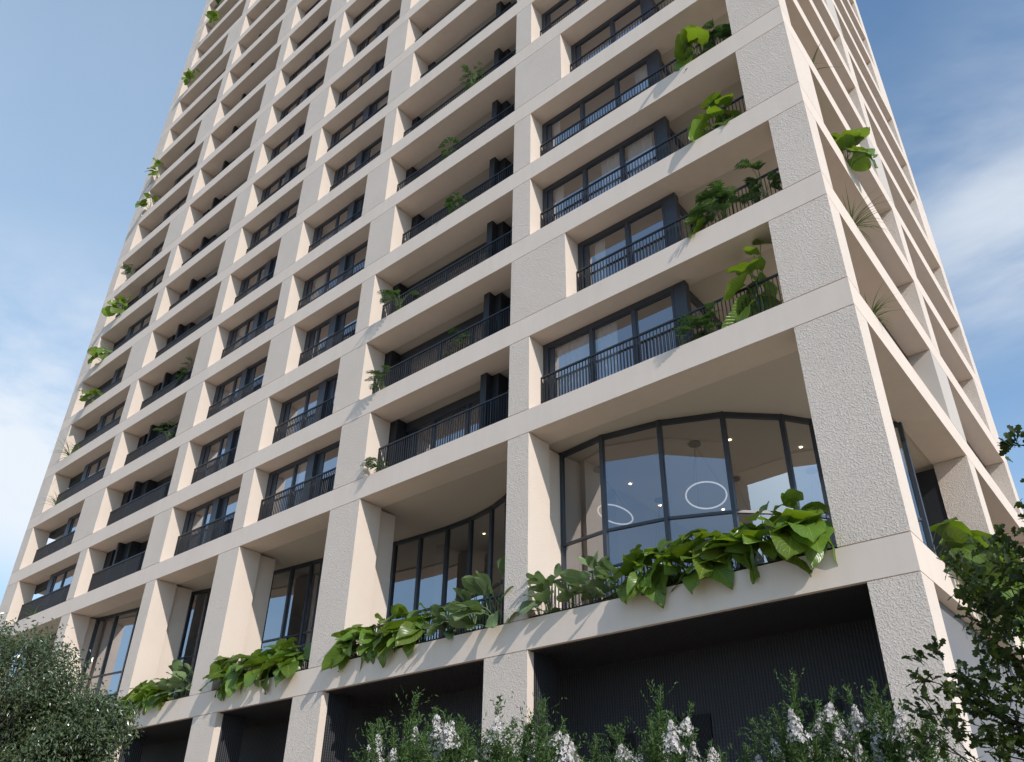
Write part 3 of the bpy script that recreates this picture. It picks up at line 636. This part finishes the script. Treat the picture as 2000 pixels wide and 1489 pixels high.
ledge = [(-5.75, 'leftmost heart-leaved philodendron on the ledge under the corner glass', 1.05), (-5.0, 'philodendron with a drooping leaf over the ledge below the middle curved pane', .95), (-4.25, 'philodendron with raised wavy leaves before the bright curved pane', 1.05),
    (-3.45, 'dense philodendron low on the ledge beneath the white transom', .95), (-2.7, 'philodendron second from the corner pier on the planted ledge', 1.05), (-2.0, 'philodendron with one large pale heart leaf touching the corner pier', 1.15),
    (-15.5, 'philodendron with a leaf lying across the third pier at ledge height', .95), (-14.7, 'philodendron hanging over the ledge just right of the third pier', .95), (-13.8, 'philodendron in the middle of the ledge under the recessed glass', 1.0), (-12.9, 'philodendron beside the small oval-leaved plants under the recessed glass', .95),
    (-21.9, 'philodendron spilling left over the fourth pier on the ledge', 1.0), (-21.1, 'philodendron with low hanging leaves left of centre in the fourth bay', .95), (-20.2, 'philodendron centred in the ledge bay between third and fourth piers', 1.0), (-19.3, 'philodendron with two big pale leaves in the fourth bay', 1.05), (-18.4, 'philodendron tucked behind the left side of the third pier', .9),
    (-27.9, 'philodendron nearest the left tree on the planted ledge', .9), (-27.0, 'philodendron with narrow leaves in the farthest planted bay', .9), (-26.1, 'philodendron in the middle of the farthest planted bay', .95)]
for i, (x, lb, s) in enumerate(ledge):
    place(broad_plant('philodendron', 100 + i, 'heart', 15 + i % 4, 1.0, 0.50, (.42, .86)), (x, .38, ZL), lb, 'plant', GL, 0, s)
ovals = [(-8.45, 'oval-leaved plant against the sunlit side of the second pier', 1.0), (-7.75, 'short oval-leaved plant before the leftmost curved pane', .8), (-7.1, 'oval-leaved plant with one tall upright leaf before the railing', 1.0), (-6.45, 'small oval-leaved plant meeting the big philodendrons', .8),
    (-11.75, 'oval-leaved plant between the philodendrons and the second pier', .95), (-11.0, 'bushy oval-leaved plant left of the second pier', 1.15), (-10.25, 'tall oval-leaved plant touching the left edge of the second pier', 1.35),
    (-25.2, 'blue-green oval-leaved plant at the left edge of the fourth pier', 1.05), (-24.5, 'small blue-green plant half hidden by the fourth pier', .95)]
for i, (x, lb, s) in enumerate(ovals):
    place(broad_plant('oval_leaf_plant', 300 + i, 'oval', 12, 0.92, 0.36, (.46, .70), matl='oval', wid=.62), (x, .36, ZL), lb, 'plant', GL, 0, s)
GT = 'plants growing on the upper balconies'
def tz(n): return zt(n - 1) + 0.02
up_plants = [
  ('broad', 'elephant_ear_plant', 501, (-2.15, .62, tz(2)), dict(kind='round', nleaf=14, hmax=2.3, reach=.5, Ls=(.5, .8), spin=1.3), 'tall elephant ear plant with upright leaves beside the corner pier, lowest terrace', 1.0),
  ('lobed', 'fern_plant', 502, (-3.5, .6, tz(2)), dict(nfr=24, h=1.0, r=.6, lob=.24), 'feathery dark plant behind the lowest terrace railing by the corner post', 1.0),
  ('lobed', 'fern_plant', 503, (-4.15, .2, tz(2)), dict(nfr=9, h=.6, r=.45, lob=.18), 'small lobed plant at the foot of the lowest corner post', 1.0),
  ('lobed', 'fern_plant', 504, (-2.7, .55, tz(3)), dict(nfr=26, h=1.2, r=.8, lob=.3), 'spreading lobed plant on the second terrace up', 1.0),
  ('lobed', 'fern_plant', 505, (-1.55, .55, tz(3)), dict(nfr=14, h=1.5, r=.6, lob=.3), 'lobed plant rising over the railing at the corner pier, second terrace', 1.0),
  ('broad', 'philodendron', 506, (-3.3, .6, tz(3)), dict(kind='heart', nleaf=9, hmax=.8, reach=.5, Ls=(.35, .55)), 'philodendron at the left end of the second terrace greenery', 1.0),
  ('broad', 'philodendron', 507, (-2.35, .5, tz(4)), dict(kind='heart', nleaf=13, hmax=1.6, reach=.5, Ls=(.45, .7), spin=1.2), 'philodendron with pale leaves over the third terrace ledge', 1.0),
  ('broad', 'round_leaf_plant', 508, (-2.75, .55, tz(5)), dict(kind='round', nleaf=12, hmax=1.8, reach=.5, Ls=(.5, .75), spin=1.2), 'round-leaved plant bulging over the fourth terrace ledge', 1.0),
  ('lobed', 'fern_plant', 509, (-2.0, .6, tz(5)), dict(nfr=18, h=1.4, r=.6, lob=.3), 'spiky plant beside the corner pier on the fourth terrace', 1.0),
  ('lobed', 'fern_plant', 510, (-15.3, .22, tz(2)), dict(nfr=14, h=.6, r=.55, lob=.2), 'fern at the left end of the lowest deep balcony', 1.0),
  ('lobed', 'fern_plant', 511, (-15.6, .22, tz(3)), dict(nfr=14, h=.75, r=.7, lob=.24), 'bright fern at the left end of the second deep balcony', 1.0),
  ('lobed', 'fern_plant', 512, (-12.4, .75, tz(3)), dict(nfr=16, h=1.7, r=.6, lob=.2, full=True), 'tall dim fern behind the railing of the second deep balcony', 1.0),
  ('lobed', 'fern_plant', 513, (-15.2, .22, tz(4)), dict(nfr=14, h=.9, r=.7, lob=.24), 'fern at the left end of the third deep balcony', 1.0),
  ('lobed', 'fern_plant', 514, (-12.5, .26, tz(5)), dict(nfr=12, h=.85, r=.45, lob=.2), 'fern in the middle of the fourth deep balcony', 1.0),
  ('lobed', 'fern_plant', 515, (-13.2, .3, tz(6)), dict(nfr=12, h=1.1, r=.42, lob=.2), 'fern poking above the railing of the fifth deep balcony', 1.0),
  ('lobed', 'fern_plant', 516, (-12.2, .3, tz(7)), dict(nfr=34, h=1.7, r=.45, lob=.13, full=True), 'rounded bush above the railing of the sixth deep balcony', 1.0),
  ('lobed', 'fern_plant', 517, (-31.4, .3, tz(4)), dict(nfr=10, h=1.2, r=.6, lob=.24), 'green fronds over the railing of the divided balcony, third row up', 1.0),
  ('lobed', 'fern_plant', 518, (-31.8, .75, tz(5)), dict(nfr=18, h=2.0, r=.7, lob=.24, full=True), 'shaded bush behind the railing of the divided balcony, fourth row up', 1.0),
  ('blade', 'grass_plant', 519, (-41.2, .25, tz(2)), dict(nb=40, L=1.2), 'yellow-green blade plant on the lowest far-left balcony', 1.0),
  ('blade', 'grass_plant', 520, (-42.9, .25, tz(4)), dict(nb=50, L=1.5), 'blade plant on the far-left balcony two rows above the lowest', 1.0),
  ('blade', 'grass_plant', 521, (-43.3, .2, tz(5)), dict(nb=34, L=1.5, wd=.05), 'spreading blade plant reaching out of the far-left balcony below the dense vine', 1.0),
  ('blade', 'grass_plant', 522, (-42.2, .25, tz(5)), dict(nb=40, L=1.3), 'bushier blade plant right of the spreading one on the far-left balcony', 1.0),
  ('broad', 'philodendron', 523, (-42.3, .2, tz(6)), dict(kind='heart', nleaf=8, hmax=.9, reach=.6, Ls=(.45, .68), spin=1.2), 'low philodendron on the fifth far-left balcony', 1.0),
  ('broad', 'elephant_ear_plant', 524, (-43.1, .2, tz(7)), dict(kind='round', nleaf=9, hmax=1.25, reach=.6, Ls=(.45, .68), spin=1.2), 'big-leaved plant leaning out left on the sixth far-left balcony', 1.0),
  ('broad', 'elephant_ear_plant', 525, (-42.6, .2, tz(8)), dict(kind='round', nleaf=14, hmax=1.5, reach=.6, Ls=(.45, .68), spin=1.2), 'dense bright plant filling the seventh far-left balcony', 1.0),
  ('lobed', 'fern_plant', 526, (-42.9, .25, tz(9)), dict(nfr=12, h=1.3, r=.7, lob=.25), 'thin pale fern on the eighth far-left balcony', 1.0),
  ('broad', 'philodendron', 527, (-43.3, .1, tz(11)), dict(kind='heart', nleaf=8, hmax=1.3, reach=.6, Ls=(.45, .65), spin=1.2), 'spreading plant on the far-left balcony casting a shadow on the pier', 1.0),
  ('broad', 'philodendron', 528, (-43.6, .05, tz(12)), dict(kind='round', nleaf=8, hmax=1.7, reach=.5, Ls=(.45, .65), spin=1.2), 'upright round-leaved plant on the far-left balcony with sky behind', 1.0),
  ('broad', 'philodendron', 529, (-42.9, .1, tz(15)), dict(kind='round', nleaf=8, hmax=1.7, reach=.55, Ls=(.45, .68), spin=1.2), 'plant high on the far-left corner, third from the top', 1.0),
  ('broad', 'philodendron', 530, (-42.2, .2, tz(17)), dict(kind='round', nleaf=7, hmax=2.1, reach=.55, Ls=(.45, .68), spin=1.2), 'plant high on the far-left corner, second from the top', 1.0),
  ('lobed', 'fern_plant', 531, (-42.6, .2, tz(18)), dict(nfr=12, h=1.9, r=.8, lob=.3), 'topmost small fern on the far-left corner', 1.0)]
for kd, nm, sd, loc, kw, lb, s in up_plants:
    f_ = {'broad': broad_plant, 'lobed': lobed_plant, 'blade': blade_plant}[kd]
    place(f_(nm, sd, **kw), loc, lb, 'plant', GT, 0, s)
side = [('broad', 'philodendron', 601, (-.3, 2.7, ZL), dict(kind='heart', nleaf=12, hmax=.9, reach=1.0, Ls=(.55, .9), out=(1, 0)), 'large philodendron jutting out round the corner on the right side ledge'),
  ('broad', 'philodendron', 608, (-.3, 3.7, ZL), dict(kind='heart', nleaf=13, hmax=.7, reach=.9, Ls=(.5, .8), out=(1, -.2)), 'second philodendron along the right side ledge, lower than the first'),
  ('broad', 'philodendron', 602, (-.3, 4.8, ZL), dict(kind='heart', nleaf=12, hmax=.6, reach=.95, Ls=(.7, 1.1), out=(1, 0)), 'philodendron low on the right side ledge behind the oak leaves'),
  ('broad', 'philodendron', 603, (-.3, 6.6, ZL), dict(kind='heart', nleaf=12, hmax=.5, reach=.95, Ls=(.7, 1.1), out=(1, 0)), 'farthest philodendron on the right side ledge'),
  ('blade', 'grass_plant', 604, (-.15, 1.9, tz(2) - .02), dict(nb=46, L=1.0), 'small grassy plant on the lowest right side ledge above the planter'),
  ('blade', 'grass_plant', 605, (-.15, 2.4, tz(3) - .02), dict(nb=52, L=1.35), 'larger grassy plant on the second right side ledge'),
  ('broad', 'round_leaf_plant', 606, (-.12, 3.7, tz(4)), dict(kind='round', nleaf=13, hmax=1.25, reach=.55, Ls=(.5, .78), out=(1, -.5)), 'bright round-leaved plant hanging off the third right side ledge'),
  ('blade', 'grass_plant', 607, (-.15, 2.5, tz(5) - .02), dict(nb=9, L=1.2), 'few thin grass blades on the fourth right side ledge')]
for kd, nm, sd, loc, kw, lb in side:
    f_ = {'broad': broad_plant, 'lobed': lobed_plant, 'blade': blade_plant}[kd]
    place(f_(nm, sd, **kw), loc, lb, 'plant', 'plants on the right side ledges')

# ------------------------------------------------------------------ trees
def rand_dir(rg):
    while True:
        v = Vector((rg.uniform(-1, 1), rg.uniform(-1, 1), rg.uniform(-1, 1)))
        if .05 < v.length < 1: return v.normalized()
def add_leaf(mb, p, d, nrm, L, Wd, lob=False):
    d = d.normalized(); s = d.cross(nrm)
    if s.length < 1e-3: s = d.orthogonal()
    s.normalize(); nn = s.cross(d); i = len(mb.v)
    if lob:
        prof = [(0, .04), (.18, .16), (.28, .10), (.42, .34), (.52, .2), (.68, .5), (.78, .3), (.9, .34)]
        vs_ = [tuple(p + d * (L * a) + s * (Wd * b_) + nn * (.12 * L * b_)) for a, b_ in prof] + [tuple(p + d * L)] + [tuple(p + d * (L * a) - s * (Wd * b_) + nn * (.12 * L * b_)) for a, b_ in reversed(prof)]
        mb.v += vs_; mb.face([i + k for k in range(len(vs_))])
    else:
        mb.v += [tuple(p), tuple(p + d * (L * .45) + s * (Wd / 2) + nn * (Wd * .18)), tuple(p + d * L - nn * (L * .08)), tuple(p + d * (L * .45) - s * (Wd / 2) + nn * (Wd * .18))]
        mb.face([i, i + 1, i + 2]); mb.face([i, i + 2, i + 3])
def limb(mb, a, b_, r0, r1, rg, wob=.08, n=6):
    L = (b_ - a).length; pts = []
    o1, o2 = rand_dir(rg) * wob * L, rand_dir(rg) * wob * L
    for k in range(n + 1):
        t = k / n; pts.append(a.lerp(b_, t) + o1 * math.sin(math.pi * t) + o2 * math.sin(2 * math.pi * t) * .5)
    mb.tube(pts, [r0 + (r1 - r0) * k / n for k in range(n + 1)], 6, False); return pts
def tree(name, base, lumps, trunk_top, leafL, leafW, matl, barkm, seed, label, lob=False, hang=0.6, r0=.11, twigs=26, per=40, limb_r=.035, lk=2, spread=1.0):
    rg = random.Random(seed); root = empty(name, base, label, 'tree'); tr, cr = MB(), MB(); tr.smooth = True
    tp = limb(tr, Vector(base), Vector(trunk_top), r0, r0 * .6, rg, .05)
    for (c_, rad, dens, fl) in lumps:
        c_ = Vector(c_); st = tp[-1 - rg.randrange(3)]
        lp = limb(tr, st, c_ - Vector((0, 0, rad * .35)), limb_r, limb_r * .45, rg, .1)
        nt_ = int(twigs * dens)
        for k in range(nt_):
            d = rand_dir(rg)
            if d.z < -.2: d.z *= .5; d.normalize()
            e = c_ + Vector((d.x, d.y, d.z * fl)) * rad * (rg.uniform(.45, spread) ** .6)
            s0 = lp[rg.randrange(2, len(lp))]
            if k % lk == 0: limb(tr, s0, e, limb_r * .32, .003, rg, .12, 4)
            ax = (e - s0).normalized()
            for q in range(per):
                off = rand_dir(rg) * (rad * .27 * rg.random() ** .5)
                p = e + off + ax * (rad * rg.uniform(-.28, .12))
                ld = rand_dir(rg) * .8 + ax * .5 + Vector((0, 0, -hang))
                nr = rand_dir(rg) * .8 + Vector((.2, -.3, .8))
                add_leaf(cr, p, ld, nr, leafL * rg.uniform(.7, 1.15), leafW * rg.uniform(.8, 1.1), lob)
    tr.build('trunk', M[barkm], root); cr.build('crown', M[matl], root)
    return root
tree('small_leaved_tree', (-9.2, -10.9, GZ), [((-8.45, -10.62, 2.42), .80, 3.2, .85), ((-7.86, -9.86, 1.88), .52, 2.2, .85), ((-8.0, -10.1, 1.5), .55, 1.8, .8), ((-8.75, -10.4, 1.6), .7, 2.2, .8), ((-9.3, -11.2, 2.5), 1.0, 1.6, .8), ((-9.7, -10.5, 1.9), .9, 1.2, .8), ((-8.55, -10.25, 2.0), .6, 1.6, .8), ((-7.75, -9.7, 1.35), .35, .9, .8)],
     (-8.95, -10.6, .9), .062, .027, 'olive', 'bark', 31, 'small-leaved grey-green tree with glinting leaves at the lower left', hang=.9, r0=.09, twigs=56, per=62, limb_r=.028)
tree('oak_tree', (3.0, -8.2, GZ), [((2.44, -8.90, 1.93), .25, .8, .9), ((2.56, -8.7, 1.72), .32, 1.1, .9), ((2.27, -8.95, 1.74), .14, .22, .8), ((2.20, -8.70, 1.33), .22, .5, .9), ((2.40, -8.71, 1.52), .22, .55, .9), ((1.95, -8.98, 1.40), .15, .26, 1.1), ((2.0, -8.67, 1.05), .25, .5, .9),
     ((1.79, -8.9, 1.12), .15, .24, .9), ((2.80, -9.17, 2.66), .07, .25, .9), ((2.87, -8.71, 2.13), .40, .9, .9), ((2.64, -8.38, 1.43), .36, .9, .9), ((2.26, -8.46, 1.02), .28, .7, .9), ((3.2, -8.9, 2.4), .5, 1.0, .9), ((3.3, -8.3, 1.7), .6, 1.0, .9)],
     (2.75, -8.5, .8), .088, .052, 'oak', 'darkbark', 47, 'dark oak with lobed leaves at the right edge in front of the corner', lob=True, hang=.1, r0=.05, twigs=36, per=10, limb_r=.009, lk=3, spread=1.45)

# ------------------------------------------------------------------ white-flowered shrubs
def shrub(seed, hgt, wid, nst, flower):
    rg = random.Random(seed); root = empty('flowering_shrub', (0, 0, 0)); st, lf, fl = MB(), MB(), MB(); st.smooth = True
    for i in range(nst):
        az = rg.uniform(0, 2 * math.pi); rr = wid * math.sqrt(rg.random()); hh = hgt * (1 - .20 * (rr / wid) ** 1.5) * rg.choice((rg.uniform(.70, .86), rg.uniform(.80, 1.0)))
        hd = Vector((math.cos(az), math.sin(az), 0)); b0 = hd * rr * .25; tip = hd * rr + Vector((rg.gauss(0, .10), rg.gauss(0, .10), hh))
        pts = bez(b0, b0 + Vector((rg.gauss(0, .08), rg.gauss(0, .08), hh * .68)), tip, 9)
        st.tube(pts, [.009 - .0007 * k for k in range(10)], 5, False)
        isf = rg.random() < flower; f0 = rg.uniform(.80, .88) if isf else 2; f1 = f0 + rg.uniform(.06, .13)
        n = int(hh / .011)
        for k in range(n):
            t = .22 + .78 * k / n; a = t * 9; j = min(8, int(a)); p = pts[j].lerp(pts[j + 1], a - j); ax = (pts[j + 1] - pts[j]).normalized()
            if f0 < t < f1 and rg.random() < .75: continue
            for q in range(2):
                d = rand_dir(rg); d = (d - ax * d.dot(ax)).normalized() * .75 + ax * rg.uniform(.35, .9)
                lsz = (.052 if t < .9 else .036) * rg.uniform(.7, 1.15)
                add_leaf(lf, p + d * .008, d, rand_dir(rg) + Vector((0, 0, .6)), lsz, lsz * .36)
            if rg.random() < .42 and t < .94:           # short side sprigs
                d = rand_dir(rg); d = (d - ax * d.dot(ax)).normalized() * .7 + ax * .8; d.normalize(); sl_ = rg.uniform(.07, .26)
                for q in range(9):
                    pp = p + d * sl_ * q / 8; dd = rand_dir(rg) * .8 + d * .7; lsz = .042 * rg.uniform(.7, 1.1)
                    add_leaf(lf, pp, dd, rand_dir(rg) + Vector((0, 0, .6)), lsz, lsz * .3)
        if isf:
            ln = rg.uniform(.8, 1.0)
            for k in range(165):
                q_ = rg.random() ** 1.25; t = f0 + (f1 - f0) * q_; a = min(8.99, t * 9); j = int(a); p = pts[j].lerp(pts[j + 1], a - j); ax = (pts[j + 1] - pts[j]).normalized()
                th0 = (k % 11) * 2.4; lean = .5 + .5 * math.sin(th0 * 3.1 + 9 * q_)
                rad = .095 * (1 - .9 * q_) * (.35 + .75 * lean) * rg.uniform(.6, 1.1); d = rand_dir(rg); d = (d - ax * d.dot(ax)).normalized()
                c_ = p + d * rad; u_ = (d + ax * .4 + rand_dir(rg) * .5).normalized(); s1 = u_.orthogonal().normalized(); s2 = u_.cross(s1); sz = .0150 * rg.uniform(.7, 1.2); ph = rg.random() * 3
                for q in range(4):
                    th = ph + q * math.pi / 2; e1 = s1 * math.cos(th) + s2 * math.sin(th); e2 = s1 * math.cos(th + .6) + s2 * math.sin(th + .6); e3 = s1 * math.cos(th - .6) + s2 * math.sin(th - .6)
                    i0 = len(fl.v); fl.v += [tuple(c_), tuple(c_ + e3 * sz * .75 + u_ * sz * .25), tuple(c_ + e1 * sz * 1.15 + u_ * sz * .2), tuple(c_ + e2 * sz * .75 + u_ * sz * .25)]; fl.face([i0, i0 + 1, i0 + 2, i0 + 3])
    st.build('stem', M['stem'], root); lf.build('foliage', M['shrub'], root); fl.build('flower', M['petal'], root)
    return root
protos = [shrub(801, 2.75, .48, 54, .60), shrub(802, 2.75, .42, 50, .64), shrub(803, 2.75, .50, 58, .54)]
GS = 'white-flowered shrubs along the front bed'
spots = [(-2.5, -9.52, 2.86, 'white-flowered shrub at the left end of the row, before the dark mesh'), (-2.05, -9.3, 2.86, 'white-flowered shrub with a tall spike left of the second podium pier'),
    (-1.72, -9.1, 2.98, 'tallest white-flowered shrub, in front of the second podium pier'), (-1.45, -8.85, 2.78, 'white-flowered shrub crossing the sunlit edge of the second podium pier'), (-1.22, -8.55, 2.70, 'white-flowered shrub at the right end of the left clump'),
    (-.86, -8.36, 2.74, 'leafy shrub left of the single tall spire before the mesh wall'), (-.58, -8.16, 2.88, 'shrub with a tall narrow spire in the middle of the mesh wall'), (-.22, -7.8, 2.60, 'low white-flowered shrub before the square vent grille'),
    (.08, -7.55, 2.66, 'white-flowered shrub in the dark gap left of the right clump'), (.44, -7.38, 2.98, 'white-flowered shrub with a cone of blossom left of the corner pier'), (.66, -7.18, 2.84, 'shaded white-flowered shrub in the middle of the right clump'), (.90, -7.1, 3.08, 'tall pale-flowered shrub just left of the podium corner pier'), (1.12, -6.85, 2.74, 'dim shrub beside the oak at the foot of the corner pier')]
for i, (x, y, top, lb) in enumerate(spots):
    o = protos[i] if i < 3 else copy_tree(protos[i % 3])
    o.location = (x, y, GZ + .06); o.rotation_euler = (0, 0, i * 1.9); k = top / 2.75 * 1.06; o.scale = (k * .95, k * .95, k)
    tag(o, lb, 'shrub', GS)
